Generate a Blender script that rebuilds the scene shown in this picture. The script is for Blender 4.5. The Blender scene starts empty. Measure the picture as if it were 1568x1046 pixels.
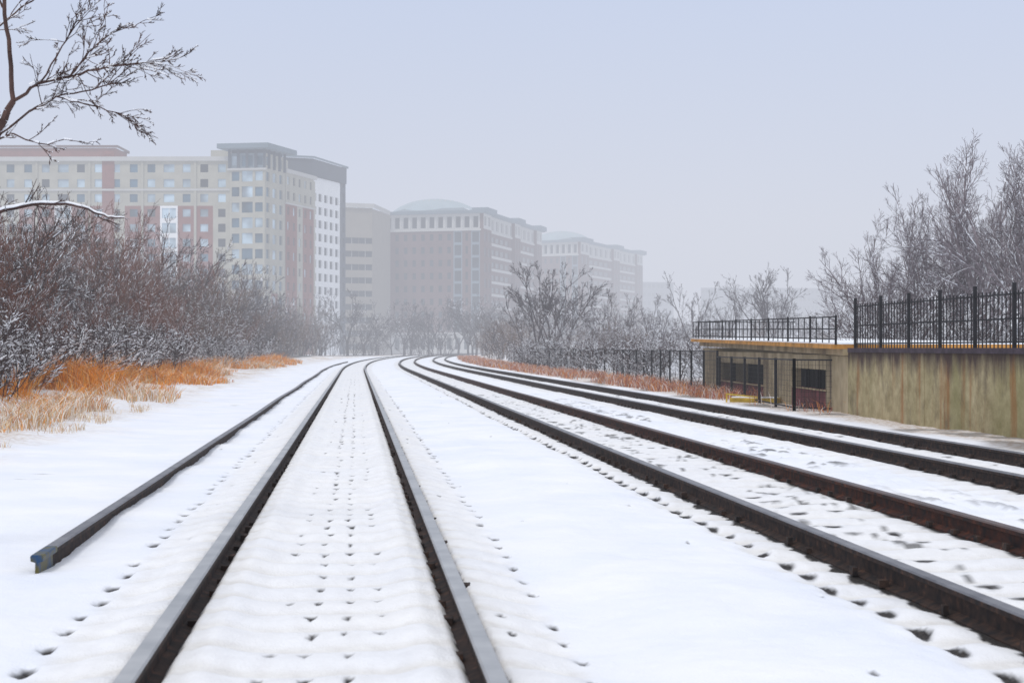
import bpy, math, random
import numpy as np
from mathutils import Vector
RNG=np.random.default_rng(7); random.seed(7)
scene=bpy.context.scene
scene.view_settings.view_transform='Standard'
try: scene.view_settings.look='None'
except Exception: pass
scene.view_settings.exposure=0

# ---------------------------------------------------------------- frame of reference
A=math.atan(239/2400)           # the railway runs 5.7 deg left of the y axis
CA,SA=math.cos(A),math.sin(A)
CURVE0,RAD=95.0,1900.0
def off(s):
    s=np.asarray(s,float); t=np.clip(s-CURVE0,0,500)
    return t*t/(2*RAD)+np.clip(s-CURVE0-500,0,None)*500/RAD
def T(u,s,z=0.0):               # track coordinates (offset, chainage) -> world
    u=np.asarray(u,float)+off(s); s=np.asarray(s,float)
    return np.stack(np.broadcast_arrays(u*CA-s*SA, u*SA+s*CA, np.asarray(z,float)),-1)

# ---------------------------------------------------------------- noise
def h2(i,j,seed=0):
    v=np.sin(i*127.1+j*311.7+seed*74.7)*43758.5453
    return v-np.floor(v)
def vn(x,y,seed=0):
    x=np.asarray(x,float);y=np.asarray(y,float)
    i=np.floor(x);j=np.floor(y);f=x-i;g=y-j
    f=f*f*(3-2*f);g=g*g*(3-2*g)
    return (h2(i,j,seed)*(1-f)+h2(i+1,j,seed)*f)*(1-g)+(h2(i,j+1,seed)*(1-f)+h2(i+1,j+1,seed)*f)*g
def sst(a,b,x):
    t=np.clip((x-a)/(b-a),0,1); return t*t*(3-2*t)

# ---------------------------------------------------------------- materials
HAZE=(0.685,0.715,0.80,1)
class M:
    def __init__(s,name):
        s.m=bpy.data.materials.new(name); s.m.use_nodes=True
        s.nt=s.m.node_tree; s.n=s.nt.nodes; s.l=s.nt.links
        s.b=s.n['Principled BSDF']; s.out=s.n['Material Output']
        s.b.inputs['Specular IOR Level'].default_value=0.25
    def node(s,t,**k):
        x=s.n.new(t)
        for a,v in k.items(): setattr(x,a,v)
        return x
    def link(s,a,b): s.l.new(a,b)
    def math(s,op,a,b=None,clamp=False):
        x=s.node('ShaderNodeMath',operation=op); x.use_clamp=clamp
        for i,v in enumerate((a,b)):
            if v is None: continue
            if isinstance(v,(int,float)): x.inputs[i].default_value=v
            else: s.link(v,x.inputs[i])
        return x.outputs[0]
    def noise(s,scale,detail=3,vec=None,rough=.55):
        x=s.node('ShaderNodeTexNoise'); x.inputs['Scale'].default_value=scale
        x.inputs['Detail'].default_value=detail; x.inputs['Roughness'].default_value=rough
        if vec is not None: s.link(vec,x.inputs['Vector'])
        return x.outputs['Fac']
    def coord(s,scale=(1,1,1)):
        t=s.node('ShaderNodeTexCoord'); mp=s.node('ShaderNodeMapping')
        mp.inputs['Scale'].default_value=scale
        s.link(t.outputs['Object'],mp.inputs['Vector']); return mp.outputs[0]
    def ramp(s,fac,stops):
        x=s.node('ShaderNodeValToRGB'); e=x.color_ramp.elements
        while len(e)<len(stops): e.new(.5)
        for q,(p,c) in zip(e,stops):
            q.position=p; q.color=(*c,1) if len(c)==3 else c
        s.link(fac,x.inputs[0]); return x.outputs['Color']
    def mix(s,f,a,b):
        x=s.node('ShaderNodeMix',data_type='RGBA')
        for inp,v in ((x.inputs[0],f),(x.inputs[6],a),(x.inputs[7],b)):
            if isinstance(v,(int,float)): inp.default_value=v
            elif isinstance(v,tuple): inp.default_value=(*v[:3],1)
            else: s.link(v,inp)
        return x.outputs[2]
    def color(s,c):
        if isinstance(c,tuple): s.b.inputs['Base Color'].default_value=(*c[:3],1)
        else: s.link(c,s.b.inputs['Base Color'])
    def bump(s,fac,strength,dist=.01):
        x=s.node('ShaderNodeBump'); x.inputs['Strength'].default_value=strength
        x.inputs['Distance'].default_value=dist
        s.link(fac,x.inputs['Height']); s.link(x.outputs[0],s.b.inputs['Normal'])
    def rough(s,v): s.b.inputs['Roughness'].default_value=v
    def done(s):
        # haze painted into the material as emission, stronger with distance from the origin
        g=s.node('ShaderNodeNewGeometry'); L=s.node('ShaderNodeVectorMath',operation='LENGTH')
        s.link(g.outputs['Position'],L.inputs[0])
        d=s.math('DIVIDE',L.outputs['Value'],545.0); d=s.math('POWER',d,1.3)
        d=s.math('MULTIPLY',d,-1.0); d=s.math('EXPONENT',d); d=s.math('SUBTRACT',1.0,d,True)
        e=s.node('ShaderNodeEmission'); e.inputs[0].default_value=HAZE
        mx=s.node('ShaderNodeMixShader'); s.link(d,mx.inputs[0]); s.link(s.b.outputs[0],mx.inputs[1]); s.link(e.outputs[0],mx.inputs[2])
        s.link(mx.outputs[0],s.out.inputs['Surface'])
        try: s.m.cycles.emission_sampling='NONE'
        except Exception: pass
        return s.m
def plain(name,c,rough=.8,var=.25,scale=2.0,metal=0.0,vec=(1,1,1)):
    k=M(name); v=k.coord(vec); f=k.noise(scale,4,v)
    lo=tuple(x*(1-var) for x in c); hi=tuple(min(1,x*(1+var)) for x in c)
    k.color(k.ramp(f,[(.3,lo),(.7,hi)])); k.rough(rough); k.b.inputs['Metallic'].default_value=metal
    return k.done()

# snow ground
k=M('snow_ground')
at=k.node('ShaderNodeAttribute',attribute_name='dirt_shade'); sp=k.node('ShaderNodeSeparateColor'); k.link(at.outputs['Color'],sp.inputs[0])
co=k.coord(); n1=k.noise(9,5,co); n2=k.noise(70,3,co); n3=k.noise(.8,3,co)
snow=k.ramp(n3,[(.3,(.79,.83,.935)),(.7,(.89,.905,.955))])
dirt_shade=k.ramp(n2,[(.35,(.008,.008,.010)),(.7,(.05,.042,.038))])
straw=k.ramp(n1,[(.38,(.40,.25,.12)),(.6,(.78,.75,.74))])
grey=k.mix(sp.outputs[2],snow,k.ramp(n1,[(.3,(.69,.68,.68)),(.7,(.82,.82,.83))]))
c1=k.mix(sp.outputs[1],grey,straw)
c2=k.mix(sp.outputs[0],c1,dirt_shade)
k.color(c2); k.rough(.75); k.bump(k.math('ADD',n1,k.math('MULTIPLY',n2,.5)),.5,.025)
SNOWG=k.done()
# rails
def steel(name,lo,hi,me=.3):
    k=M(name); co=k.coord((1,1,1)); f=k.noise(3,3,co)
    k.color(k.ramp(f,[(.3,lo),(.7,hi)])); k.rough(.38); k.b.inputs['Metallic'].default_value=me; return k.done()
STEEL=steel('rail_steel_head',(.30,.315,.34),(.46,.47,.49),.2); STEELD=steel('rail_steel_dull',(.10,.10,.115),(.22,.22,.24),.2)
STEELR=steel('rail_steel_rusty',(.05,.035,.035),(.13,.08,.065),.2)
k=M('rail_rust_web'); co=k.coord(); f=k.noise(14,5,co)
k.color(k.ramp(f,[(.35,(.012,.010,.011)),(.6,(.045,.026,.02)),(.8,(.14,.065,.04))])); k.rough(.8); RUST=k.done()
k=M('rail_rust_bright'); co=k.coord(); f=k.noise(10,5,co)
k.color(k.ramp(f,[(.35,(.014,.010,.011)),(.6,(.06,.018,.010)),(.85,(.18,.055,.025))])); k.rough(.8); RUST2=k.done()
k=M('rail_end_blue'); co=k.coord(); f=k.noise(12,3,co); k.color(k.ramp(f,[(.4,(.02,.06,.14)),(.6,(.10,.09,.03))])); BLUE=k.done()
# bark with snow on top faces
def bark(name,lo,hi,snow_amt=.5,thr=.35):
    k=M(name); co=k.coord(); f=k.noise(5,3,co)
    base=k.ramp(f,[(.3,lo),(.7,hi)])
    g=k.node('ShaderNodeNewGeometry'); s=k.node('ShaderNodeSeparateXYZ'); k.link(g.outputs['Normal'],s.inputs[0])
    up=k.math('GREATER_THAN',s.outputs[2],thr)
    nn=k.noise(2.2,3,co); pa=k.math('GREATER_THAN',nn,1-snow_amt)
    k.color(k.mix(k.math('MULTIPLY',up,pa),base,(.80,.83,.90))); k.rough(.9); return k.done()
BARK_DARK=bark('bark_dark',(.026,.019,.021),(.10,.07,.07),.53,.4)
BARK_RED=bark('bark_reddish',(.075,.028,.020),(.22,.09,.06),.47,.45)
BARK_TAN=bark('bark_tan_brown',(.07,.042,.032),(.21,.14,.105),.48,.45)
BARK_GREY=bark('bark_grey',(.045,.040,.046),(.14,.12,.13),.45,.5)
BARK_PALE=bark('bark_pale_grey',(.10,.085,.095),(.29,.25,.27),.58,.3)
BARK_NEAR=bark('bark_near',(.03,.018,.018),(.12,.07,.06),.45,.55)
TWIGSNOW=plain('snow_on_twigs',(.86,.88,.93),.8,.05)

# ---------------------------------------------------------------- mesh helpers
def mk(name,verts,faces,mats,midx=None,parent=None,smooth=False):
    me=bpy.data.meshes.new(name)
    verts=np.asarray(verts,np.float32); faces=np.asarray(faces,np.int32)
    n=len(faces); w=faces.shape[1]
    me.vertices.add(len(verts)); me.vertices.foreach_set('co',verts.ravel())
    me.loops.add(n*w); me.loops.foreach_set('vertex_index',faces.ravel())
    me.polygons.add(n); me.polygons.foreach_set('loop_start',np.arange(n,dtype=np.int32)*w)
    me.polygons.foreach_set('loop_total',np.full(n,w,np.int32))
    for m in mats: me.materials.append(m)
    if midx is not None: me.polygons.foreach_set('material_index',np.asarray(midx,np.int32))
    me.polygons.foreach_set('use_smooth',np.full(n,smooth))
    me.update(calc_edges=True); me.validate()
    ob=bpy.data.objects.new(name,me); scene.collection.objects.link(ob)
    if parent: ob.parent=parent
    return ob
def empty(name):
    e=bpy.data.objects.new(name,None); scene.collection.objects.link(e); return e
def inst(name,me,parent,loc,rz,sc):
    o=bpy.data.objects.new(name,me); scene.collection.objects.link(o)
    o.parent=parent; o.location=loc; o.rotation_euler=(random.uniform(-.06,.06),random.uniform(-.06,.06),rz)
    o.scale=sc if isinstance(sc,tuple) else (sc,)*3
    return o
class MB:
    def __init__(s): s.v=[];s.f=[];s.m=[]
    def q(s,a,b,c,d,m=0):
        i=len(s.v); s.v+= [tuple(a),tuple(b),tuple(c),tuple(d)]; s.f.append((i,i+1,i+2,i+3)); s.m.append(m)
    def box(s,p,ax,ay,az,m=0):     # corner p with three edge vectors
        p,ax,ay,az=[np.array(t,float) for t in (p,ax,ay,az)]
        if np.dot(np.cross(ax,ay),az)<0: p=p+ax; ax=-ax
        c=lambda i,j,k:p+ax*i+ay*j+az*k
        for a in [((0,0,0),(0,1,0),(1,1,0),(1,0,0)),((0,0,1),(1,0,1),(1,1,1),(0,1,1)),((0,0,0),(1,0,0),(1,0,1),(0,0,1)),
                  ((1,0,0),(1,1,0),(1,1,1),(1,0,1)),((1,1,0),(0,1,0),(0,1,1),(1,1,1)),((0,1,0),(0,0,0),(0,0,1),(0,1,1))]:
            s.q(*[c(*t) for t in a],m)
    def bar(s,a,b,w,m=0,w2=None):
        a=np.array(a,float);b=np.array(b,float);d=b-a;L=np.linalg.norm(d);d/=L
        r=np.array([0,0,1.]) if abs(d[2])<.9 else np.array([1.,0,0])
        x=np.cross(d,r);x/=np.linalg.norm(x);y=np.cross(x,d); w2=w2 or w
        s.box(a-x*w/2-y*w2/2,x*w,y*w2,d*L,m)
    def make(s,name,mats,parent=None):
        return mk(name,s.v,s.f,mats,s.m,parent)

# ---------------------------------------------------------------- ground
RAILS=[(-.93),(.57),(3.35),(4.85),(6.95),(8.42)]
sl=[-80,-30,-8,0,2.5]; s=5.2
while s<260: sl.append(s); s+=max(.03,.0036*s)
sl+=list(np.geomspace(265,3500,30)); sl=np.array(sl)
ul=np.concatenate([-np.geomspace(2600,16,22),np.arange(-15,-2.3,.16),np.arange(-2.3,3.7,.02),np.arange(3.7,9.0,.05),np.arange(9.0,14,.2),np.geomspace(14.5,2600,24)])
U,S=np.meshgrid(ul,sl)
near=sst(0,1,(300-S)/100)
Z=(vn(U/1.1,S/1.6,1)-.5)*.06+(vn(U/.28,S/.35,2)-.5)*.022*near+(vn(U/.1,S/.12,3)-.5)*.009*near
Z+=sst(-3,-10,U)*.35*(1+vn(U/3,S/4,5)*.5)*near
flat=sst(-1.9,-1.5,U)*sst(1.5,1.0,U)
Z*=1-.45*flat
D=np.zeros_like(Z); ST=np.zeros_like(Z); GR=np.zeros_like(Z)
tie=.53; K=np.round(S/tie)
for a,b in ((-1.45,1.05),(2.85,5.3),(6.45,8.95)):
    ins=sst(a-.1,a+.1,U)*sst(b+.1,b-.1,U)
    cw_=np.cos(2*np.pi*S/tie)
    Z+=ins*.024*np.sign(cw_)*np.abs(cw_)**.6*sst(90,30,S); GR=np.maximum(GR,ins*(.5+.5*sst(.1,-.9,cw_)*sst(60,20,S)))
Z+=.035*sst(-.8,-.7,U)*sst(.45,.35,U)
Z+=sst(1.2,1.8,U)*sst(3.0,2.5,U)*.04
#      u     wu   ws   prob depth strength
cols=[(-1.52,.042,.12,.9,.05,1),(-.40,.024,.05,.4,.03,.75),(-.22,.024,.07,.95,.03,.85),(-.04,.022,.07,.93,.03,.82),(.13,.024,.05,.6,.03,.75),
      (1.06,.034,.08,.85,.04,.9),(2.93,.060,.13,1.,.05,1.1),(2.5,.03,.06,.08,.03,.8),(3.95,.10,.09,.45,.02,.8),(4.3,.07,.08,.4,.02,.8),(-1.28,.02,.05,.12,.03,.7),
      (.80,.022,.06,.2,.03,.8),(7.5,.10,.10,.35,.02,.8),(8.0,.08,.10,.3,.02,.8)]
for ci,(u0,wu,ws,p,dep,stg) in enumerate(cols):
    amp=stg*(.62+.4*h2(K,ci*3.1,9))
    pr=(h2(K,ci*7.3,3)<p)*amp
    du=U-u0-(h2(K,ci*1.7,4)-.5)*.045; ds=S-K*tie-(h2(K,ci*2.9,5)-.5)*.07
    du=du+(vn(U/.03,S/.05,14)-.5)*.03
    g=np.exp(-((du/wu)**2+(ds/ws)**2)**1.4)*pr
    Z-=dep*g
    D=np.maximum(D,sst(.25,.60,g)*sst(120,60,S))  # hole colour holds both bared ballast and painted-in shadow
cu,cs=.42,.8
I=np.floor(U/cu);J=np.floor(S/cs); pr=(h2(I,J,11)<.08)*((U>1.1)&(U<2.8)|(U<-1.6)&(U>-4)|(U>-.8)&(U<.5))
du=U-(I+.25+.5*h2(I,J,12))*cu; ds=S-(J+.25+.5*h2(I,J,13))*cs
sz=.5+.8*h2(I,J,15)
g=np.exp(-((du/(.024*sz))**2+(ds/(.06*sz))**2))*pr
Z-=.02*g; D=np.maximum(D,sst(.35,.75,g)*.85*sst(60,30,S))
zone=sst(5.3,5.6,U)*sst(6.5,6.1,U)*sst(60,25,S)
n=vn(U/.15,S/.42,21)*.6+vn(U/.06,S/.16,22)*.4
Z+=zone*(n-.5)*.09; D=np.maximum(D,zone*sst(.62,.72,n)*.8*sst(.25,.6,vn(U/1.,S/3,23)))
zone=sst(3.55,3.7,U)*sst(4.7,4.6,U)*sst(60,25,S); n=vn(U/.16,S/.3,31)*.6+vn(U/.05,S/.12,32)*.4
D=np.maximum(D,zone*sst(.70,.78,n)*.75)
for i,r in enumerate(RAILS):
    w=[.075,.075,.13,.11,.12,.12][i]
    nz=vn(S/.07,U/.3,40+i)*.5+vn(S/.24,U,50+i)*.5
    d=np.abs(U-r); lim=w*(.45+1.1*nz)
    D=np.maximum(D,sst(lim+.012,lim-.012,d)); 
    Z=np.where(d<.5,Z*sst(.03,.3,d)+(.060*sst(.05,.11,d)*sst(.45,.12,d) if i<2 else .0),Z)
n=vn(U/1.5,S/2.5,61)*.6+vn(U/.4,S/.6,62)*.4
ST=np.maximum(ST,sst(-4.0,-5.6,U+(n-.5)*2.2)*sst(-30,-14,U)*(.25+.65*sst(.4,.62,n))*sst(12,18,S))
ST=np.maximum(ST,sst(9.7,10.3,U+(n-.5)*.8)*sst(20,13,U)*.75)
D=np.maximum(D,sst(9.6,10.3,U+(n-.5)*.8)*sst(13,11,U)*sst(.5,.65,n)*.6)
D=np.maximum(D,sst(-8.0,-9.3,U+(n-.5)*1.5)*sst(-20,-15,U)*.85)  # ground colour darker under the thicket
P=T(U,S,Z).reshape(-1,3)
ny,nx=U.shape; idx=np.arange(ny*nx).reshape(ny,nx)
F=np.stack([idx[:-1,:-1],idx[:-1,1:],idx[1:,1:],idx[1:,:-1]],-1).reshape(-1,4)
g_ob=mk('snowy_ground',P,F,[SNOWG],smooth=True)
ca=g_ob.data.color_attributes.new('dirt_shade','FLOAT_COLOR','POINT')
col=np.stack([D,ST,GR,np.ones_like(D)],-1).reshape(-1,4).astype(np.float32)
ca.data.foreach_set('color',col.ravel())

# ---------------------------------------------------------------- rails
prof=[(-.075,-.03),(.075,-.03),(.075,.012),(.012,.035),(.010,.118),(.040,.128),(.044,.158),(.036,.170),(-.036,.170),(-.044,.158),(-.040,.128),(-.010,.118),(-.012,.035),(-.075,.012)]
def rail(parent,u0,s0,s1,web,z0=0.0,name='rail',wig=0.0,head=None,tipm=None):
    ss=[];s=s0
    while s<s1: ss.append(s); s+=max(.5,.02*s)
    ss.append(s1); ss=np.array(ss)
    pr=np.array(prof); n=len(pr)
    V=np.stack([T(u0+wig*(vn(ss/11,ss*0,8)-.5)+a,ss,b+z0+.006*(vn(ss/7,ss*0,int(u0*7)%9)-.5)) for a,b in pr],1).reshape(-1,3)
    f=[];mi=[]
    for i in range(len(ss)-1):
        for j in range(n):
            k2=(j+1)%n; f.append((i*n+j,(i+1)*n+j,(i+1)*n+k2,i*n+k2)); mi.append((0 if j in(6,7,8) else 1) if not(tipm and i==0) else 2)
    o=mk(name,V,f,[head or STEEL,web]+([tipm] if tipm else []),mi,parent)
    cap=bpy.data.meshes.new(name+'_end'); cap.from_pydata([tuple(x) for x in V[:n]],[],[tuple(range(n))]); cap.materials.append(tipm or web)
    co=bpy.data.objects.new(name+'_end',cap); scene.collection.objects.link(co); co.parent=parent
for i,(a,b) in enumerate(((-.93,.57),(3.35,4.85),(6.95,8.42))):
    e=empty('railway_track'); wb=RUST if i!=1 else RUST2
    rail(e,a,1,620,RUST,name='rail_near',head=[STEEL,STEELD,STEELD][i]); rail(e,b,1,620,wb,name='rail_far',head=[STEEL,STEELR,STEELD][i])
    mb=MB(); s=4.0
    for kx in range(8,90):
        s=kx*tie
        for r in (a,b):
            for sd in (-1,1):
                if random.random()<.25: continue
                p=T(r+sd*(.075+random.uniform(-.01,.02)),s+random.uniform(-.04,.04),0.012)
                w_=random.uniform(.03,.06);q_=random.uniform(.05,.12)
                mb.box(p-np.array([w_/2,q_/2,0]),(w_,0,0),(0,q_,0),(0,0,random.uniform(.03,.055)))
    mb.make('rail_clips',[RUST],e)
e=empty('spare_rail'); rail(e,-2.12,10.8,165,RUST,z0=-.06,name='loose_rail',wig=.05,head=STEELD,tipm=BLUE)

# ---------------------------------------------------------------- branching plants
def seg_mesh(name,segs,mats,parent=None,sides=3):
    a=np.array([x[:8] for x in segs],float); P0=a[:,:3];P1=a[:,3:6];R0=a[:,6];R1=a[:,7]
    mi=np.array([x[8] if len(x)>8 else 0 for x in segs])
    d=P1-P0; L=np.linalg.norm(d,axis=1,keepdims=True)+1e-9; d/=L
    ref=np.where(np.abs(d[:,2:3])<.9,np.array([[0,0,1.]]),np.array([[1.,0,0]]))
    x=np.cross(d,ref); x/=np.linalg.norm(x,axis=1,keepdims=True); y=np.cross(x,d)
    rings=[]
    for P,R in ((P0,R0),(P1,R1)):
        for k2 in range(sides):
            t=2*math.pi*k2/sides+math.pi/2+ (math.pi if sides==3 else 0)
            rings.append(P+(x*math.cos(t)+y*math.sin(t))*R[:,None])
    V=np.stack(rings,1); n=len(a); V=V.reshape(-1,3)
    base=np.arange(n)*2*sides; F=[]
    for k2 in range(sides):
        k3=(k2+1)%sides
        F.append(np.stack([base+k2,base+k3,base+sides+k3,base+sides+k2],1))
    F=np.stack(F,1).reshape(-1,4)
    return mk(name,V,F,mats,np.repeat(mi,sides),parent)
def rv():
    return np.array([random.gauss(0,1),random.gauss(0,1),random.gauss(0,1)])
def grow(segs,p,d,L,r,lev,up=.12,wig=.18,kids=(4,5,5,0),spread=.8,steps=5,klen=(.35,.6),rmin=.003,tip=.35,snum=None):
    p=np.array(p,float);d=np.array(d,float);d/=np.linalg.norm(d)
    st=L/steps; pts=[p.copy()];dirs=[d.copy()]
    for i in range(steps):
        d=d+rv()*wig; d[2]+=up; d/=np.linalg.norm(d)
        q=p+d*st; ra=max(rmin,r*(1-(1-tip)*i/steps)); rb=max(rmin*.6,r*(1-(1-tip)*(i+1)/steps))
        segs.append((*p,*q,ra,rb)); p=q; pts.append(p.copy()); dirs.append(d.copy())
    if lev<=0: return
    nk=kids[len(kids)-lev] if lev<=len(kids) else kids[0]
    for j in range(nk):
        t=random.uniform(.2,1.0)*steps; i=min(steps-1,int(t)); f=t-i
        b=pts[i]*(1-f)+pts[i+1]*f; dd=dirs[i]
        side=rv(); side-=dd*np.dot(side,dd); side/=np.linalg.norm(side)+1e-9
        nd=dd+side*random.uniform(.4,1.1)*spread
        grow(segs,b,nd,L*random.uniform(*klen)*(1.15-.4*t/steps),max(rmin,r*(.6-.2*t/steps)),lev-1,up,wig,kids,spread,max(2,steps-1) if lev>1 else 2,klen,rmin,tip)
def add_snow(segs,prob,k=1.5,extra=.008,mi=1,zmax=99):
    out=[]
    for s in segs:
        d=np.array(s[3:6])-np.array(s[:3]); L=np.linalg.norm(d)
        if L>0 and abs(d[2])/L<.62 and random.random()<prob and s[2]<zmax*(.5+random.random()):
            r0=s[6]*k+extra; r1=s[7]*k+extra
            out.append((s[0],s[1],s[2]+s[6]+r0*.4,s[3],s[4],s[5]+s[7]+r1*.4,r0,r1,mi))
    return segs+out
def shrub(name,mat,h,n,snow,rm,lev=3,kids=(5,5,4),spread=.75,zmax=2.2,wig=.10,t1=.55):
    segs=[]
    for i in range(n):
        a=random.uniform(0,6.28); t=random.uniform(.03,t1)
        d=(math.cos(a)*t,math.sin(a)*t,1)
        b=(math.cos(a)*random.uniform(0,.6),math.sin(a)*random.uniform(0,.6),-.1)
        grow(segs,b,d,h*random.uniform(.5,1.0),rm*random.uniform(1.8,3.6),lev,.05,wig,kids,spread,5,(.3,.55),rm)
    segs=add_snow(segs,snow,zmax=zmax)
    print(name,len(segs))
    o=seg_mesh(name,segs,[mat,TWIGSNOW]); me=o.data; bpy.data.objects.remove(o); return me
def tree(name,mat,h,snow,rm,lev=4,kids=(7,6,5,4),limbs=3,sp=.7):
    segs=[]
    th=h*.22
    segs.append((0,0,-.2,0.05,0,th,h*.020,h*.016))
    for i in range(limbs):
        a=6.28*i/limbs+random.uniform(-.5,.5)
        grow(segs,(0.03,0,th*random.uniform(.8,1)),(math.cos(a)*.5,math.sin(a)*.5,1),h*random.uniform(.55,.75),h*.011,lev,.07,.11,kids,sp,6,(.36,.58),rm)
    segs=add_snow(segs,snow,1.3,.004)
    print(name,len(segs))
    o=seg_mesh(name,segs,[mat,TWIGSNOW]); me=o.data; bpy.data.objects.remove(o); return me
SH_D=[shrub('shrub_d%d'%i,BARK_DARK,5,9,.24,.0068,zmax=3.2,spread=.95,t1=.8,wig=.13) for i in range(3)]
SH_R=[shrub('shrub_r%d'%i,BARK_RED,5,10,.14,.0065,zmax=3,spread=.85,t1=.65) for i in range(2)]
SH_T=[shrub('shrub_t%d'%i,BARK_TAN,5,9,.15,.007,spread=.85) for i in range(2)]
SH_L=[shrub('shrub_low%d'%i,BARK_DARK,2.2,12,.42,.006,t1=.9) for i in range(2)]
SH_F=[shrub('shrub_far%d'%i,BARK_GREY,5,9,.0,.014,3,(4,4,3)) for i in range(2)]
TR_F=[tree('tree_far%d'%i,BARK_GREY,8,.0,.012,4,(5,5,4,3)) for i in range(3)]
TR_N=[tree('tree_near%d'%i,BARK_PALE,8,.10,.0066,4,(7,6,5,3),5,.8) for i in range(2)]
TR_L=[tree('tree_thicket%d'%i,BARK_DARK,7,.12,.0065,4,(6,5,4,3),3,.8) for i in range(2)]

th=empty('shrub_thicket')
def put(parent,ms,loc,h,base,wx=1.0):
    s_=h/base*random.uniform(.9,1.1)
    inst(parent.name+'_stand',random.choice(ms),parent,loc,random.uniform(0,6.28),(s_*wx,s_*wx,s_))
s=27.0
while s<250:
    for row in range(4):
        u=-8.5-row*2.2-random.uniform(0,1.6)-s*.006
        hh=np.interp(s,[27,36,50,80,120,250],[5.7,6.0,6.6,7.2,8.6,8.8])*np.interp(row,[0,3],[.55,1.05])*random.uniform(.6,1.15)
        p=T(u,s+random.uniform(-1,1),.2)
        red=vn(s/13,row*.4,77)
        ms=SH_R if (red>.45 and s>40) else (SH_D+SH_T[:1])
        if s>90 and random.random()<.6: ms=SH_T+SH_D
        if s>140: ms=SH_F+SH_T
        put(th,ms,tuple(p),hh,5,.9)
    if s<140: put(th,SH_L,tuple(T(-7.8-random.uniform(0,1.4),s,.2)),random.uniform(1.3,2.4),2.2,1.2)
    s+=np.interp(s,[27,100,250],[1.8,3.6,8.0])
for s,u,h in ((37,-11,7.0),(45,-12.5,7.6),(55,-12,7.8),(68,-14,8.6),(96,-13,9.2),(128,-14,10.5)):
    inst('bare_thicket_tree',random.choice(TR_L),None,tuple(T(u,s,.1)),random.random()*6,h/7.6)
dt=empty('distant_tree_line')
for i in range(56):
    X=random.uniform(-50,10); Dp=random.uniform(285,330)
    put(dt,SH_F+TR_F,(X,Dp,0),random.uniform(3.5,8.0),6,1.5)
for i in range(30):
    X=random.uniform(8,70); Dp=random.uniform(250,330)
    put(dt,SH_F+TR_F,(X,Dp,0),random.uniform(4,7.),6.5,1.6)
rt=empty('lineside_scrub')
def site(t,Dp): return (t*Dp/2400,Dp,0)
for i in range(44):
    s=random.uniform(62,230); u=13.6+random.uniform(0,5)
    hh=np.interp(s,[62,100,135,230],[2.0,2.8,4.2,4.8])*random.uniform(.7,1.1)
    put(rt,SH_D+SH_T if s<140 else SH_F+SH_T,tuple(T(u,s,0)),hh,5,1.2)
for i in range(24):
    s=random.uniform(58,130); put(rt,SH_L,tuple(T(12.9+random.uniform(0,1),s,0)),random.uniform(1.1,2.2),2.2,1.3)
for t,Dp,h in ((38,128,8.2),(56,132,8.4),(80,130,7.8),(20,138,7.0),(62,126,6.8)):
    inst('bare_tree',random.choice(TR_F),None,site(t,Dp),random.random()*6,(h/8.6*1.1,h/8.6*1.1,h/8.6))
for i in range(13):
    t=random.uniform(110,270); Dp=random.uniform(120,180)
    put(rt,SH_F+SH_D[:1],site(t,Dp),random.uniform(3.6,5.4),5,1.2)
for i in range(13):
    t=random.uniform(260,520); Dp=random.uniform(100,170)
    put(rt,SH_F+SH_T+SH_L,site(t,Dp),random.uniform(1.8,3.2),5,1.5)
for t,Dp,h in ((140,160,6.6),(175,165,7.0),(215,170,7.0),(275,175,8.6),(330,185,8.0),(385,180,11.0),(398,182,10.4),(410,178,9.0)):
    inst('bare_tree',random.choice(TR_F),None,site(t,Dp),random.random()*6,h/8.6)
for t,Dp,h in ((540,64,4.8),(575,60,5.8),(615,62,7.0),(655,64,7.6),(700,60,7.6),(735,57,8.4),(775,60,9.2),(815,54,9.0),(720,75,9.6),(880,58,9.4)):
    inst('bare_tree',random.choice(TR_N),None,site(t,Dp),random.random()*6,h/8.6)
wb_=empty('shrub_row')
for i in range(34):
    t=random.uniform(520,900); Dp=random.uniform(46,62)
    put(wb_,SH_D if random.random()<.6 else SH_L,site(t,Dp),random.uniform(2.1,3.3),4.4,1.2)

# foreground tree, trunk left of the picture, limbs reaching in
segs=[]
def g(x,y,D0=11.0): return np.array([(x-784)/2400*D0,D0,1.5+(533-y)/2400*D0])
def limb(pts,r0,r1,twig=.5,n=10,lev=2,up=.02,dirb=None):
    pts=[np.array(p) for p in pts]; N=len(pts)-1
    for i in range(N):
        sub=4
        for j in range(sub):
            a=pts[i]+(pts[i+1]-pts[i])*j/sub; b=pts[i]+(pts[i+1]-pts[i])*(j+1)/sub
            if j>0: a=lastb
            b=b+rv()*.007 if j<sub-1 else b
            ra=r0+(r1-r0)*(i+j/sub)/N; rb=r0+(r1-r0)*(i+(j+1)/sub)/N
            segs.append((*a,*b,ra,rb)); lastb=b
    for kx in range(n):
        t=random.uniform(.15,1)*N; i=min(N-1,int(t)); f=t-i; b=pts[i]*(1-f)+pts[i+1]*f
        d=pts[i+1]-pts[i]; d/=np.linalg.norm(d); sd=rv()*np.array([1,.5,1])
        grow(segs,b,d+sd*.5,twig*random.uniform(.5,1),r1*.7+.001,lev,up,.11,(5,5),.85,6,(.22,.42),.0024)
limb([(-5.0,11.3,-.2),(-4.8,11.2,1.2),(-4.35,11.1,2.3),g(-10,215),g(20,155)],.07,.022,.4,2)
limb([g(20,155),g(14,80),g(6,0),g(-10,-80)],.018,.012,.4,2)
limb([g(20,155),g(58,128),g(105,118),g(165,102),g(220,96),g(245,98)],.013,.004,.36,26)
limb([g(0,205),g(45,170),g(85,148),g(140,138),g(200,120)],.009,.004,.36,15,2,0)
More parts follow.
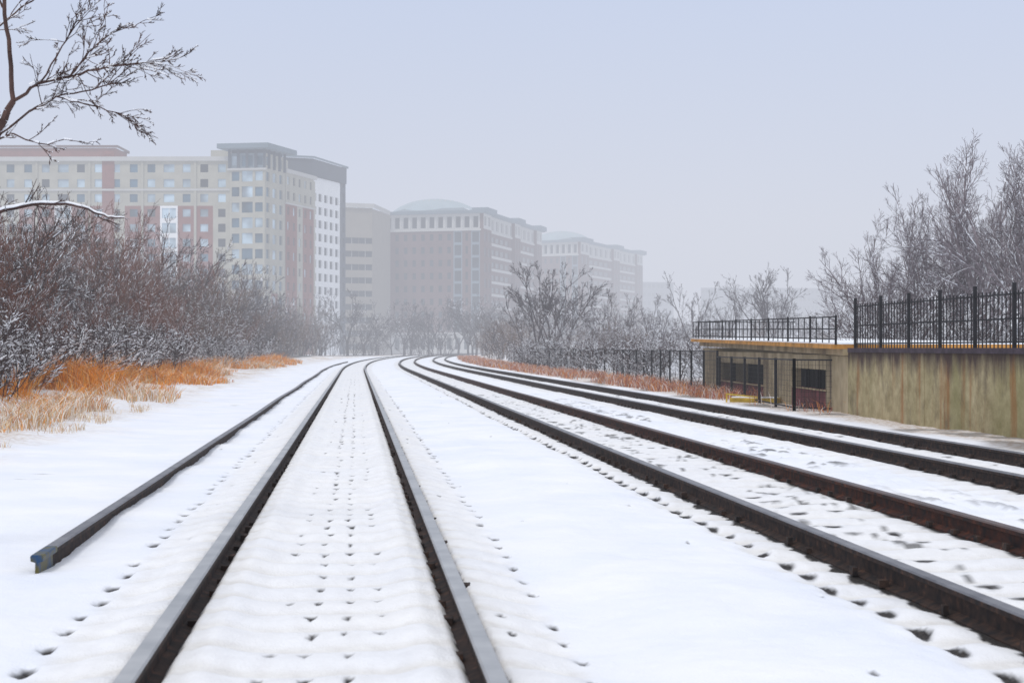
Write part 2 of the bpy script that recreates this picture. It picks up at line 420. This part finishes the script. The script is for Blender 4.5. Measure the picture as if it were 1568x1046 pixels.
limb([g(85,148),g(130,160),g(175,172),g(200,185)],.006,.003,.30,10,2,-.05)
limb([g(105,118),g(135,80),g(165,55),g(190,40)],.007,.003,.33,13)
limb([g(-30,60),g(10,30),g(60,-10)],.010,.005,.35,5)
limb([g(-40,230),g(20,205),g(60,220),g(110,215)],.008,.003,.3,6,2,0)
limb([g(60,128),g(95,70),g(120,30)],.007,.003,.35,9)
nt=seg_mesh('overhanging_bare_tree',add_snow(segs,.14,1.2,.002),[BARK_NEAR,TWIGSNOW],None,5)
segs=[]
limb([(-4.9,11.2,1.0),g(-60,345),g(0,324),g(50,313),g(100,312),g(135,320),g(165,333),g(190,334)],.020,.006,.22,6,1,-.03)
limb([g(135,320),g(150,332),g(180,345)],.006,.003,.15,2,0)
sn=[(s[0],s[1],s[2]+s[6]*.7,s[3],s[4],s[5]+s[7]*.7,s[6]*1.0,s[7]*1.0,1) for s in segs if s[6]>.0062]
seg_mesh('snowy_branch',segs+sn,[BARK_NEAR,TWIGSNOW],nt,5)

# ---------------------------------------------------------------- dry grass
k=M('dry_grass'); at=k.node('ShaderNodeAttribute',attribute_name='tint'); k.color(at.outputs['Color']); k.rough(.9); GRASS=k.done()
def grass(name,u,s,h,w,tint,z=0.1):
    n=len(u); base=T(u,s,z); a=RNG.uniform(0,6.28,n); lean=RNG.uniform(.2,1.1,n)*h
    dx=np.stack([np.cos(a),np.sin(a),np.zeros(n)],1); t=RNG.uniform(0,3.14,n); wd=np.stack([np.cos(t),np.sin(t)*.6,np.zeros(n)],1)*w[:,None]/2
    mid=base+dx*(lean*.3)[:,None]; mid[:,2]+=h*.6
    top=base+dx*lean[:,None]; top[:,2]+=h*RNG.uniform(.6,1.,n)
    V=np.stack([base-wd,base+wd,mid+wd*.8,mid-wd*.8,top+wd*.25,top-wd*.25],1).reshape(-1,3)
    b=np.arange(n)*6; F=np.concatenate([np.stack([b,b+1,b+2,b+3],1),np.stack([b+3,b+2,b+4,b+5],1)])
    o=mk(name,V,F,[GRASS]); c_=o.data.color_attributes.new('tint','FLOAT_COLOR','POINT')
    cc=np.repeat(np.concatenate([tint,np.ones((n,1))],1)[:,None,:],6,1).astype(np.float32); c_.data.foreach_set('color',cc.ravel())
def tints(n,pal,wts):
    i=RNG.choice(len(pal),n,p=np.array(wts)/sum(wts)); return np.array(pal)[i]*RNG.uniform(.7,1.25,(n,1))
N=120000
s=17+RNG.random(N)**1.4*130; u=-4.3-RNG.random(N)*5.0-s*.006
clump=vn(u/1.4,s/3.5,61)*.7+vn(u/.4,s/.5,90)*.3
edge=sst(-4.6,-8.0,u)
keep=(clump>.60-.22*edge+.07*sst(40,90,s))&(u<-4.4-(vn(s/4,s*0,5))*1.6); u=u[keep];s=s[keep];clump=clump[keep];edge=edge[keep]
h=(.14+.46*edge)*(.45+1.2*sst(.4,.75,clump))*RNG.uniform(.5,1.2,len(u))*(1+.35*sst(22,30,s)*sst(55,42,s))
ora=vn(u/2.0,s/4,33)
pal_o=tints(len(u),[(.72,.25,.03),(.78,.35,.06),(.42,.12,.03),(.68,.48,.25)],[4,3,2,1.5])
pal_s=tints(len(u),[(.66,.50,.32),(.84,.80,.76),(.55,.34,.17),(.62,.30,.12)],[3,4,2,2])
m=(RNG.random(len(u))<sst(.25,.5,ora)*.65+edge*.35)[:,None]
grass('dry_grass_bank',u,s,h,.009+s*.00022,np.where(m,pal_o,pal_s))
N=34000; s=12+RNG.random(N)*26; u=-4.6-RNG.random(N)*5.5-(24-s).clip(0)*.12; nn=vn(u/.9,s/1.2,71)*.6+vn(u/.25,s/.3,72)*.4; kp=nn>.58; u=u[kp];s=s[kp]
grass('dry_grass_stubble',u,s,RNG.uniform(.05,.22,len(u)),np.full(len(u),.009),tints(len(u),[(.60,.44,.27),(.74,.68,.6),(.45,.2,.08)],[3,3,1]))
N=36000; s=34+RNG.random(N)**1.2*190; u=10.2+RNG.random(N)*2.6; nn=vn(u/1.,s/3,81)*.6+vn(u/.4,s/.6,82)*.4
kp=(nn>.45)&((s>44)|(RNG.random(N)<.10)); u=u[kp];s=s[kp]
grass('red_brush_verge',u,s,RNG.uniform(.10,.42,len(u))*(1+.002*s),.009+s*.00022,tints(len(u),[(.30,.10,.07),(.46,.17,.08),(.48,.33,.27),(.66,.58,.56),(.58,.25,.07)],[3,3,2,2,2]),0.0)

# ---------------------------------------------------------------- buildings
BRICK=plain('brick_red',(.225,.09,.075),.85,.15,.6); BRICK2=plain('brick_brown',(.145,.09,.088),.85,.12,.5)
CREAM=plain('stone_cream',(.39,.375,.315),.85,.10,.4); PALE=plain('stone_pale',(.47,.465,.45),.85,.06,.4)
WHITEP=plain('white_panel',(.80,.81,.82),.7,.04,.3); DKGREY=plain('dark_cladding',(.08,.095,.12),.7,.1,.3)
ROOFB=plain('blue_grey_roof',(.17,.22,.26),.6,.1,.2); RSNOW=plain('roof_snow',(.84,.87,.92),.8,.04,.3); TAN=plain('tan_precast',(.29,.265,.23),.85,.06,.4)
DOMEM=plain('dome_metal',(.34,.42,.47),.6,.08,.2); FARB=plain('hazy_facade',(.12,.12,.15),.8,.1,.1)
def glassm(name,c,r=.25):
    k=M(name); co=k.coord(); f=k.noise(.22,2,co); k.color(k.ramp(f,[(.35,tuple(x*.5 for x in c)),(.65,tuple(min(1,x*1.5) for x in c))])); k.rough(r); k.b.inputs['Specular IOR Level'].default_value=.6; return k.done()
GL_D=glassm('window_dark',(.022,.032,.045)); GL_L=glassm('window_light',(.35,.45,.52),.3); GL_B=glassm('window_blue',(.05,.11,.16),.25)
BM=[BRICK,CREAM,WHITEP,DKGREY,ROOFB,RSNOW,TAN,GL_D,GL_L,BRICK2,PALE,DOMEM,GL_B,FARB]
(bR,bC,bW,bK,bRo,bS,bT,gD,gL,bB,bP,bD,gB,bF)=range(14)
def facade(mb,p0,p1,z0,z1,cols,rows,wf,glass=gD,wm=bR,inset=.3):
    """wf(r,c)->(width frac,height frac,wall mat,glass mat) ; r counted from the top"""
    p0=np.array(p0,float);p1=np.array(p1,float);d=p1-p0;L=np.linalg.norm(d);d/=L;n=np.array([d[1],-d[0]])
    cw=L/cols;rh=(z1-z0)/rows
    P=lambda a,z,i=0.:(p0[0]+d[0]*a-n[0]*i,p0[1]+d[1]*a-n[1]*i,z)
    for r in range(rows):
        zb=z1-(r+1)*rh;zt=zb+rh
        for c in range(cols):
            w,hh,m,gm=wf(r,c); a0=c*cw;a1=a0+cw
            if w<=0: mb.q(P(a0,zb),P(a1,zb),P(a1,zt),P(a0,zt),m); continue
            x0=a0+cw*(1-w)/2;x1=a1-cw*(1-w)/2;y0=zb+rh*(1-hh)*.55;y1=y0+rh*hh
            if x0-a0>1e-3:
                mb.q(P(a0,zb),P(x0,zb),P(x0,zt),P(a0,zt),m);mb.q(P(x1,zb),P(a1,zb),P(a1,zt),P(x1,zt),m)
            mb.q(P(x0,zb),P(x1,zb),P(x1,y0),P(x0,y0),m);mb.q(P(x0,y1),P(x1,y1),P(x1,zt),P(x0,zt),m)
            I=inset
            mb.q(P(x0,y0),P(x1,y0),P(x1,y0,I),P(x0,y0,I),m);mb.q(P(x0,y1,I),P(x1,y1,I),P(x1,y1),P(x0,y1),m)
            mb.q(P(x0,y0),P(x0,y0,I),P(x0,y1,I),P(x0,y1),m);mb.q(P(x1,y0,I),P(x1,y0),P(x1,y1),P(x1,y1,I),m)
            mb.q(P(x0,y0,I),P(x1,y0,I),P(x1,y1,I),P(x0,y1,I),gm)
            nm=max(1,int((x1-x0)/1.3))
            for t in range(1,nm):
                xx=x0+(x1-x0)*t/nm; mb.q(P(xx-.07,y0,I-.08),P(xx+.07,y0,I-.08),P(xx+.07,y1,I-.08),P(xx-.07,y1,I-.08),bW if gm==gL else bP)
def band(mb,p0,p1,z,hh,out,m):
    p0=np.array(p0,float);p1=np.array(p1,float);d=(p1-p0)/np.linalg.norm(p1-p0);n=np.array([d[1],-d[0]])
    mb.box((*(p0-d*out*.9+n*.01),z),(*(p1-p0+d*out*1.8),0),(*(n*out),0),(0,0,hh),m)
def prism(mb,foot,z0,z1,m,top=None):
    n=len(foot)
    for i in range(n):
        a=foot[i];b=foot[(i+1)%n]; mb.q((*a,z0),(*b,z0),(*b,z1),(*a,z1),m)
    if n==4: mb.q(*[(*f,z1) for f in foot],m if top is None else top)
# --- apartment building at left
mb=MB()
def gl_(r,c): return (gL,gB,gL,gD,gL,gB,gL)[(r*5+c*3+(r*c)%4)%7]
def wl(r,c):
    k6=c%6
    if r<3: return (.62 if k6 in(2,) else .45,.55,bC,gl_(r,c))
    if k6==2: return (.8,.68,bW,gL)
    if k6==5: return (.42,.55,bC,gD)
    return (.46,.52,bR if r<11 else bC,gl_(r,c))
facade(mb,(-150,334),(-59.8,333),0,41.2,24,13,wl)
band(mb,(-150,334),(-59.8,333),41.2,.9,.7,bP); band(mb,(-150,334),(-59.8,333),34.9,.4,.35,bP)
for c in range(1,24,3):
    a=np.array((-150,334.))+(np.array((-59.8,333.))-np.array((-150,334.)))*c/24
    mb.box((a[0]-.25,a[1]-.32,0),(.5,0,0),(0,.3,0),(0,0,41.2),bC)
tw0=(-59.7,331.3);tw1=(-52.1,330);tw2=(-49.35,339.4)
facade(mb,tw0,tw1,0,42.6,3,13,lambda r,c:(.94,.70,bC if r>0 else bRo,gL if r%3 else gB) if c==1 else ((.66,.6,bC if r>0 else bRo,gB if (r+c)%3 else gL)))
facade(mb,tw1,tw2,0,42.6,3,13,lambda r,c:(.5,.6,bC,gB) if c!=1 else (.6,.6,bC if r<9 else bR,gL))
prism(mb,[(-59.7,331.3),(-59.7,345),(-49.35,345),(-49.35,339.4)],0,42.6,bC,bS)
for t in np.linspace(0,1,5):
    a=np.array(tw0)*(1-t)+np.array(tw1)*t; mb.box((a[0]-.25,a[1]-.55,39.4),(.5,0,0),(0,.5,0),(0,0,4.0),bK)
for t in np.linspace(.2,1,4):
    a=np.array(tw1)*(1-t)+np.array(tw2)*t; mb.box((a[0]-.1,a[1]-.5,39.4),(.5,0,0),(0,.5,0),(0,0,4.0),bK)
band(mb,tw0,tw1,39.0,.4,.5,bP)
rf=[(-62.0,329.0),(-51.0,327.2),(-46.8,341),(-58,346)]
prism(mb,rf,43.4,44.4,bRo,bS); mb.q(*[(*f,43.4) for f in rf[::-1]],bRo)
rf2=[(-59.4,331.8),(-52.4,330.5),(-49.8,339.6),(-59,344)]; prism(mb,rf2,42.6,43.4,bK)
facade(mb,(-49.2,340.5),(-45.0,355.5),0,39.6,5,12,lambda r,c:(.42,.55,bC if (r<2 or c==2) else bR,gD if (r+c)%3 else gL))
band(mb,(-49.2,340.5),(-45.0,355.5),39.6,.8,.6,bP); band(mb,(-49.2,340.5),(-45.0,355.5),32.8,.35,.3,bP)
prism(mb,[(-150,334.5),(-150,360),(-45,360),(-45.2,356)],0,39.5,bC,bS)
mb.q((-150,334.5,41.9),(-60,333.5,41.9),(-60,350,41.9),(-150,350,41.9),bS)
prism(mb,[(-64.8,337),(-59.9,337),(-59.9,347),(-64.8,347)],41.5,44.0,bC,bS)
prism(mb,[(-135,346),(-87.5,346),(-87.5,356),(-135,356)],41.5,45.6,bR,bS)
prism(mb,[(-135.6,345.5),(-87,345.5),(-87,356.5),(-135.6,356.5)],45.65,46.2,bB,bS)
facade(mb,(-87.2,333.2),(-84.6,333.2),0,43.4,1,13,lambda r,c:(.5,.5,bR,gD)); prism(mb,[(-87.2,333.25),(-84.6,333.25),(-84.6,345),(-87.2,345)],0,43.4,bR,bS)
mb.make('walls_and_windows',BM,empty('brick_apartment_building'))
# --- white-fronted tower behind
mb=MB()
a,b=(-45.6,357),(-40.9,372)
facade(mb,a,b,4,40.6,5,12,lambda r,c:(.66,.6,bW,gD) if r>0 else (0,0,bW,gD),inset=.4)
prism(mb,[(-52,356),a,b,(-50,374)],0,4,bW)
mb.q((-52,356,0),(*a,0),(*a,44) ,(-52,356,44),bK)
facade(mb,(-40.85,372.2),(-39.9,375.5),0,42.5,1,12,lambda r,c:(.6,.6,bK,gD))
prism(mb,[(-53.5,352),(-45.2,355.2),(-39.6,375),(-50,378)],40.7,44.4,bK,bS)
prism(mb,[(-54,351.3),(-44.8,354.6),(-39.2,375.6),(-50,379)],44.45,44.9,bRo,bS)
mb.make('walls_and_windows',BM,empty('white_fronted_tower'))
# --- tan slab office
mb=MB()
facade(mb,(-46,400),(-36,404),0,37.5,3,11,lambda r,c:(1.0,.45,bT,gD) if r>1 else (0,0,bT,gD),inset=.5)
prism(mb,[(-46,400.6),(-36,404.6),(-33,425),(-46,425)],0,37.4,bT,bS); prism(mb,[(-46.5,399),(-35.5,403.4),(-33,425),(-46,425)],37.5,38.6,bP,bS)
mb.make('walls_and_windows',BM,empty('tan_office_block'))
# --- domed brick office buildings
def office(name,pl,pc,pr,H,ncl,ncr,dome,dr,step=True):
    mb=MB(); pl,pc,pr=[np.array(t,float) for t in (pl,pc,pr)]
    base=5.2; top=H-4.6
    dL=(pc-pl)/np.linalg.norm(pc-pl); dR=(pr-pc)/np.linalg.norm(pr-pc)
    def f1(r,c):
        if c in(ncl-1,ncl-3): return (.78,.8,bRo,gD)
        if c==ncl-2: return (.3,.6,bB,gD)
        return (.42,.5,bB,gD)
    facade(mb,pl,pc,base,top,ncl,8,f1)
    facade(mb,pl,pc,top,H,ncl,1,lambda r,c:(.62,.66,bP,gD),inset=.8)
    facade(mb,pl,pc,0,base,ncl,1,lambda r,c:(.6,.6,bP,gD))
    band(mb,pl,pc,top,.45,.35,bP); band(mb,pl,pc,base,.5,.3,bP)
    for c in range(1,ncl):
        p=pl+(pc-pl)*c/ncl; q_=np.array([dL[1],-dL[0]]); mb.box((*(p-dL*.22+q_*.01),top+.46),(*(dL*.44),0),(*(q_*.35),0),(0,0,H-top-.5),bP)
    def f2(r,c):
        if c==0: return (.8,.8,bRo,gD)
        if c in(ncr//2,): return (.25,.5,bB,gD)
        return (.86,.42,bB,gD)
    facade(mb,pc,pr,base,top,ncr,8,f2)
    for r in range(8):
        z=base+(top-base)/8*r; band(mb,pc+dR*2.2,pr,z+.1,.75,.08,bP)
    facade(mb,pc,pr,top,H,ncr,1,lambda r,c:(.6,.62,bP,gD),inset=.6)
    facade(mb,pc,pr,0,base,ncr,1,lambda r,c:(.6,.6,bP,gD))
    band(mb,pc,pr,top,.45,.35,bP); band(mb,pc,pr,base,1.2,.3,bP)
    nR=np.array([dR[1],-dR[0]])
    for t0,t1 in ((.0,.12),(.50,.60),(.90,1.0)):
        p=pc+(pr-pc)*t0; q_=pc+(pr-pc)*t1; e_=nR*1.0
        facade(mb,p+e_,q_+e_,0,H+.1,2,9,lambda r,c:(.55,.6,bP if r in(0,8) else bB,gD))
        mb.q((*p,0),(*(p+e_),0),(*(p+e_),H+.1),(*p,H+.1),bB)
        o4=[p+e_*2.4-dR*.8,q_+e_*2.4+dR*.8,q_-nR*2+dR*.8,p-nR*2-dR*.8]; prism(mb,[tuple(x) for x in o4],H+.12,H+1.5,bRo,bS); mb.q(*[(*x,H+.12) for x in o4[::-1]],bRo)
    q=pl+(pr-pc)
    prism(mb,[tuple(pl),tuple(q),tuple(pr)],0,H,bB)
    e1=[tuple(pl-dL*1.7-dR*1.7),tuple(pc+dL*1.7-dR*1.7),tuple(pr+dL*1.7+dR*1.7),tuple(q-dL*1.7+dR*1.7)]
    prism(mb,e1,H,H+.8,bRo,bS); mb.q(*[(*f,H) for f in e1[::-1]],bRo)
    for t0,t1 in ((.03,.45),(.52,.97)):
        i0=pl+dL*3+(pr-pc)*t0; i1=pc-dL*3+(pr-pc)*t0; i2=pc-dL*3+(pr-pc)*t1; i3=pl+dL*3+(pr-pc)*t1
        I4=[i0,i1,i2,i3]; cc=sum(I4)/4; j=[p*.72+cc*.28 for p in I4]
        for a_ in range(4):
            b_=(a_+1)%4; mb.q((*I4[a_],H+.8),(*I4[b_],H+.8),(*j[b_],H+2.2),(*j[a_],H+2.2),bRo if a_ in(0,) else bS)
        mb.q(*[(*p,H+2.2) for p in j],bS)
    dc=np.array(dome); NS=28
    ring=lambda a,t:(dc[0]+dr*math.sin(t)/.94*math.cos(a),dc[1]+dr*math.sin(t)/.94*math.sin(a),H+1.0+dr*.55*(math.cos(t)-.34))
    for i in range(NS):
        a0=6.2832*i/NS;a1=6.2832*(i+1)/NS
        b0=ring(a0,1.22);b1=ring(a1,1.22); mb.q((b0[0],b0[1],H+.8),(b1[0],b1[1],H+.8),b1,b0,bRo)
        for j_ in range(6):
            t0=1.22*(1-j_/6);t1=1.22*(1-(j_+1)/6)
            mb.q(ring(a0,t0),ring(a1,t0),ring(a1,t1),ring(a0,t1),bD if j_<5 else bP)
        mb.q(ring(a0-.014,1.2),ring(a0+.014,1.2),tuple(np.array(ring(a0+.022,.5))+(0,0,.12)),tuple(np.array(ring(a0-.022,.5))+(0,0,.12)),bP)
    mb.make('walls_and_windows',BM,empty(name))
office('domed_brick_office',(-37.3,428),(-8.6,420),(8.35,489),37.6,12,13,(-21.5,441),13)
office('domed_brick_office',(8.5,541),(22.4,533),(50,611),37.6,7,13,(17.5,552),11)
mb=MB()
for x0,x1,dd,hh in ((94,160,780,31.5),(160,172,780,28),(62,80,770,34),(-12+62,60,760,27)):
    facade(mb,(x0,dd),(x1,dd+6),0,hh,max(1,int((x1-x0)/4)),8,lambda r,c:(.8,.4,bF,gD)); mb.q((x0,dd,hh),(x1,dd+6,hh),(x1,dd+30,hh),(x0,dd+30,hh),bS)
    mb.q((x1,dd+6,0),(x1,dd+30,0),(x1,dd+30,hh),(x1,dd+6,hh),bF)
mb.make('walls_and_windows',BM,empty('distant_low_office'))

# ---------------------------------------------------------------- right-hand platform structure
k=M('stained_concrete'); t=k.coord((1,1,1)); st=k.coord((.7,.7,.10)); st2=k.coord((1.7,1.7,.12)); f=k.noise(2.6,7,t,.7); f1=k.noise(1,4,st); f2=k.noise(1,5,st2,.6)
base=k.ramp(f,[(.3,(.25,.20,.10)),(.7,(.52,.44,.27))])
c1=k.mix(k.ramp(f1,[(.42,(0,0,0)),(.68,(.6,.6,.6))]),base,(.22,.215,.085))
rs=k.ramp(f2,[(.52,(0,0,0)),(.66,(.85,.85,.85))])
c2=k.mix(rs,c1,(.28,.10,.02))
f4=k.noise(1,6,k.coord((1.8,1.8,.9)),.65); sp_=k.ramp(f4,[(.52,(0,0,0)),(.70,(.7,.7,.7))]); c2=k.mix(sp_,c2,(.10,.08,.055))
f3=k.noise(1,5,k.coord((3.2,3.2,.6)),.6)
g3=k.node('ShaderNodeNewGeometry'); s3=k.node('ShaderNodeSeparateXYZ'); k.link(g3.outputs['Position'],s3.inputs[0])
hi=k.math('ADD',s3.outputs[2],k.math('MULTIPLY',f3,1.1))
hi=k.ramp(k.math('SUBTRACT',hi,1.15),[(.35,(0,0,0)),(.78,(.92,.92,.92))])
c3=k.mix(hi,c2,(.06,.036,.036))
k.color(c3); k.rough(.9); k.bump(f,.6,.03); CONC=k.done()
COPE=plain('dark_coping',(.055,.04,.055),.8,.4,4); IRON=plain('black_iron',(.014,.014,.018),.6,.3,6); YEL=plain('yellow_paint',(.50,.34,.04),.6,.3,5)
RUSTY=plain('rusty_edge',(.46,.22,.05),.8,.45,3)
k=M('tan_concrete'); f=k.noise(1.4,5,k.coord()); f2=k.noise(1,4,k.coord((1.5,1.5,.5))); k.color(k.mix(k.ramp(f2,[(.48,(0,0,0)),(.68,(.7,.7,.7))]),k.ramp(f,[(.3,(.28,.22,.13)),(.7,(.50,.41,.27))]),(.11,.08,.06))); k.rough(.9); TANC=k.done()
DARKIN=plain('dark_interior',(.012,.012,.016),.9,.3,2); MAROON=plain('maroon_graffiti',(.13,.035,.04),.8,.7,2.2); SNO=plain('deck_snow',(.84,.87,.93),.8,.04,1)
w0=np.array([7.55,35.0]); wd=np.array([-SA,CA]); wn=np.array([CA,SA])
e=empty('stained_retaining_wall'); mb=MB(); Lw=30; pw=4.6
for i in range(int(Lw/pw)):
    a=w0-wd*(i*pw+.01); mb.box((*a,-.1),(*(-wd*(pw-.02)),0),(*(wn*.35),0),(0,0,1.5),0)
a=w0
mb.box((*(a+wn*.03),-.1),(*(-wd*Lw),0),(*(wn*.27),0),(0,0,1.46),2)
mb.box((*(a-wn*.06),1.402),(*(-wd*Lw),0),(*(wn*.5),0),(0,0,.10),1)
mb.box((*(w0+wn*.45),-.1),(*(-wd*Lw),0),(*(wn*5),0),(0,0,1.5),3)
mb.box((*w0,-.1),(*(wn*3),0),(*(wd*.15),0),(0,0,1.5),0)
mb.make('wall_panels',[CONC,COPE,COPE,SNO],e)
e=empty('iron_railing_fence'); mb=MB()
hf=.98; i=0; s=0
while s<Lw:
    a=w0-wd*s+wn*.12; big=i%10==0
    mb.bar((*a,1.5),(*a,1.5+hf+(.13 if big else random.uniform(-.01,.01))),.06 if big else .018); s+=.17; i+=1
for z in (1.60,2.0,1.5+hf-.06):
    mb.bar((*(w0+wn*.12),z),(*(w0-wd*Lw+wn*.12),z),.028)
mb.make('railing_bars',[IRON],e)
e=empty('platform_shelter'); mb=MB()
q0=np.array([7.55,35.2]);q1=np.array([7.0,57.5]); qd=(q1-q0)/np.linalg.norm(q1-q0); qn=np.array([qd[1],-qd[0]]); Lq=np.linalg.norm(q1-q0)
h0,h1=1.58,1.83
def dk(t,o,z): p=q0+qd*Lq*t+qn*o; return (p[0],p[1],z+h0+(h1-h0)*t)
def deck(t0,t1,o0,o1,z0,z1,m):
    c=[dk(t0,o0,z0),dk(t1,o0,z0),dk(t1,o1,z0),dk(t0,o1,z0),dk(t0,o0,z1),dk(t1,o0,z1),dk(t1,o1,z1),dk(t0,o1,z1)]
    for f in ((0,1,2,3),(4,7,6,5),(0,4,5,1),(1,5,6,2),(2,6,7,3),(3,7,4,0)): mb.q(*[c[i] for i in f],m)
deck(0,1.03,-.35,5,-.10,0,1); deck(0,1.0,-.12,5,-.25,-.103,6); deck(0,1.03,-.3,5,.003,.03,4)
def wall(t0,t1,z0,z1,m,o=.0,w=.25):
    p=q0+qd*Lq*t0+qn*o; mb.box((p[0],p[1],z0),(*(qd*Lq*(t1-t0)),0),(*(qn*w),0),(0,0,z1-z0),m)
ops=[(.10,.28,.50,.98),(.46,.86,.42,1.02)]
wall(0,.10,-.1,1.32,2);wall(.28,.46,-.1,1.36,2);wall(.86,.99,-.1,1.5,2)
for t0,t1,z0,z1 in ops:
    wall(t0,t1,-.1,z0,5); wall(t0,t1,z1,1.33+.1*t0,2)
    for tt in np.linspace(t0,t1,4)[1:-1]: wall(tt-.003,tt+.003,z0,z1,3,.08,.1)
    wall(t0-.005,t1+.005,z0-.03,z0,2,-.04,.1)
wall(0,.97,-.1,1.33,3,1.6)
p=q0+qd*Lq*.99; mb.box((p[0],p[1],-.1),(*(qn*4),0),(*(qd*.2),0),(0,0,1.6),2)
mb.make('deck_and_walls',[CONC,RUSTY,TANC,DARKIN,SNO,MAROON,TANC],e)
mb=MB()
n=34
for i in range(n+1):
    t=i/n*1.02; a=dk(t,-.28,.0);b=dk(t,-.28,.62 if i%4 else .66); mb.bar(a,b,.022 if i%4 else .045)
for z in (.12,.35,.62): mb.bar(dk(0,-.28,z),dk(1.02,-.28,z),.03)
for i in range(9):
    t=1.02; mb.bar(dk(t,-.28+i*.45,0),dk(t,-.28+i*.45,.62),.022)
mb.bar(dk(1.02,-.28,.62),dk(1.02,3.5,.62),.03); mb.make('deck_railing',[IRON],e)
e=empty('mesh_security_fence'); mb=MB()
path=[np.array([6.75,37.5]),np.array([6.55,50]),np.array([5.2,80]),np.array([0.0,133]),np.array([-4,175])]
def seg(a,b,step,hh,wr):
    L=np.linalg.norm(b-a); d=(b-a)/L; n=int(L/step)
    for i in range(n+1):
        p=a+d*i*step; mb.bar((*p,-.1),(*p,hh+.03),.07)
        if i<n:
            for j in range(1,12):
                q=a+d*(i+j/12)*step; mb.bar((*q,.08),(*q,hh),wr)
    for z in (.08,hh): mb.bar((*a,z),(*b,z),.034)
    for j in range(1,9):
        z=.08+(hh-.08)*j/9; mb.bar((*a,z),(*b,z),wr*.7)
for i in range(len(path)-2): seg(path[i],path[i+1],[2.4,2.6,3][i],[1.22,1.4,1.45][i],[.008,.012,.014][i])
seg(np.array([6.75,37.5]),np.array([7.7,36.6]),1.2,1.22,.008)
mb.make('posts_and_mesh',[IRON],e)
mb=MB()
mb.box((6.0,43.2,0),(1.2,-.6,0),(.25,.5,0),(0,0,.13),0); mb.box((6.05,43.2,.132),(1.1,-.55,0),(.2,.42,0),(0,0,.03),1)
mb.bar((5.9,43.1,.0),(5.9,43.1,.24),.04);mb.bar((5.9,43.1,.24),(6.7,42.7,.16),.04)
mb.make('yellow_grit_trough',[YEL,SNO])

# ---------------------------------------------------------------- light, sky, camera
w=bpy.data.worlds.new('World'); scene.world=w; w.use_nodes=True; nt=w.node_tree; N_=nt.nodes; L_=nt.links
bg=N_['Background']; sky=N_.new('ShaderNodeTexSky'); sky.sky_type='NISHITA'; sky.sun_disc=False
el,az=math.radians(48),math.radians(200)
sky.sun_elevation=el; sky.sun_rotation=az; sky.dust_density=4; sky.air_density=1.2
tc=N_.new('ShaderNodeTexCoord'); sx=N_.new('ShaderNodeSeparateXYZ'); L_.new(tc.outputs['Generated'],sx.inputs[0])
rp=N_.new('ShaderNodeValToRGB'); e_=rp.color_ramp.elements
st_=[(0,(.69,.715,.795)),(.08,(.685,.715,.815)),(.24,(.60,.675,.86)),(.55,(.80,.84,.92)),(1,(1.,1.,1.))]
while len(e_)<len(st_): e_.new(.5)
for q,(p,c_) in zip(e_,st_): q.position=p;q.color=(*c_,1)
L_.new(sx.outputs[2],rp.inputs[0])
ns=N_.new('ShaderNodeTexNoise'); ns.inputs['Scale'].default_value=1.3; ns.inputs['Detail'].default_value=3; L_.new(tc.outputs['Generated'],ns.inputs['Vector'])
mr=N_.new('ShaderNodeMapRange'); mr.inputs['To Min'].default_value=9.6; mr.inputs['To Max'].default_value=10.4; L_.new(ns.outputs['Fac'],mr.inputs['Value'])
vs=N_.new('ShaderNodeVectorMath'); vs.operation='SCALE'; L_.new(rp.outputs['Color'],vs.inputs[0]); L_.new(mr.outputs['Result'],vs.inputs['Scale'])
mx=N_.new('ShaderNodeMix'); mx.data_type='RGBA'; mx.inputs[0].default_value=.94
L_.new(sky.outputs[0],mx.inputs[6]); L_.new(vs.outputs[0],mx.inputs[7]); L_.new(mx.outputs[2],bg.inputs[0]); bg.inputs[1].default_value=.1
sd=bpy.data.lights.new('sun','SUN'); sd.energy=1.1; sd.angle=math.radians(14); sd.color=(1,.97,.92)
so=bpy.data.objects.new('sun',sd); scene.collection.objects.link(so)
dirv=Vector((-.45*math.cos(el),.85*math.cos(el),math.sin(el)*.9))
dirv=Vector((-.35*math.cos(el),-.9*math.cos(el),math.sin(el))); so.rotation_euler=dirv.to_track_quat('Z','Y').to_euler()
cam=bpy.data.cameras.new('camera'); co=bpy.data.objects.new('camera',cam); scene.collection.objects.link(co)
cam.lens=2400/1568*36; cam.sensor_width=36; cam.clip_end=6000; cam.clip_start=.1
co.location=(0,0,1.5); co.rotation_euler=(math.radians(90+.24),0,0)
cam.dof.use_dof=True; cam.dof.focus_distance=24; cam.dof.aperture_fstop=4.5
scene.camera=co
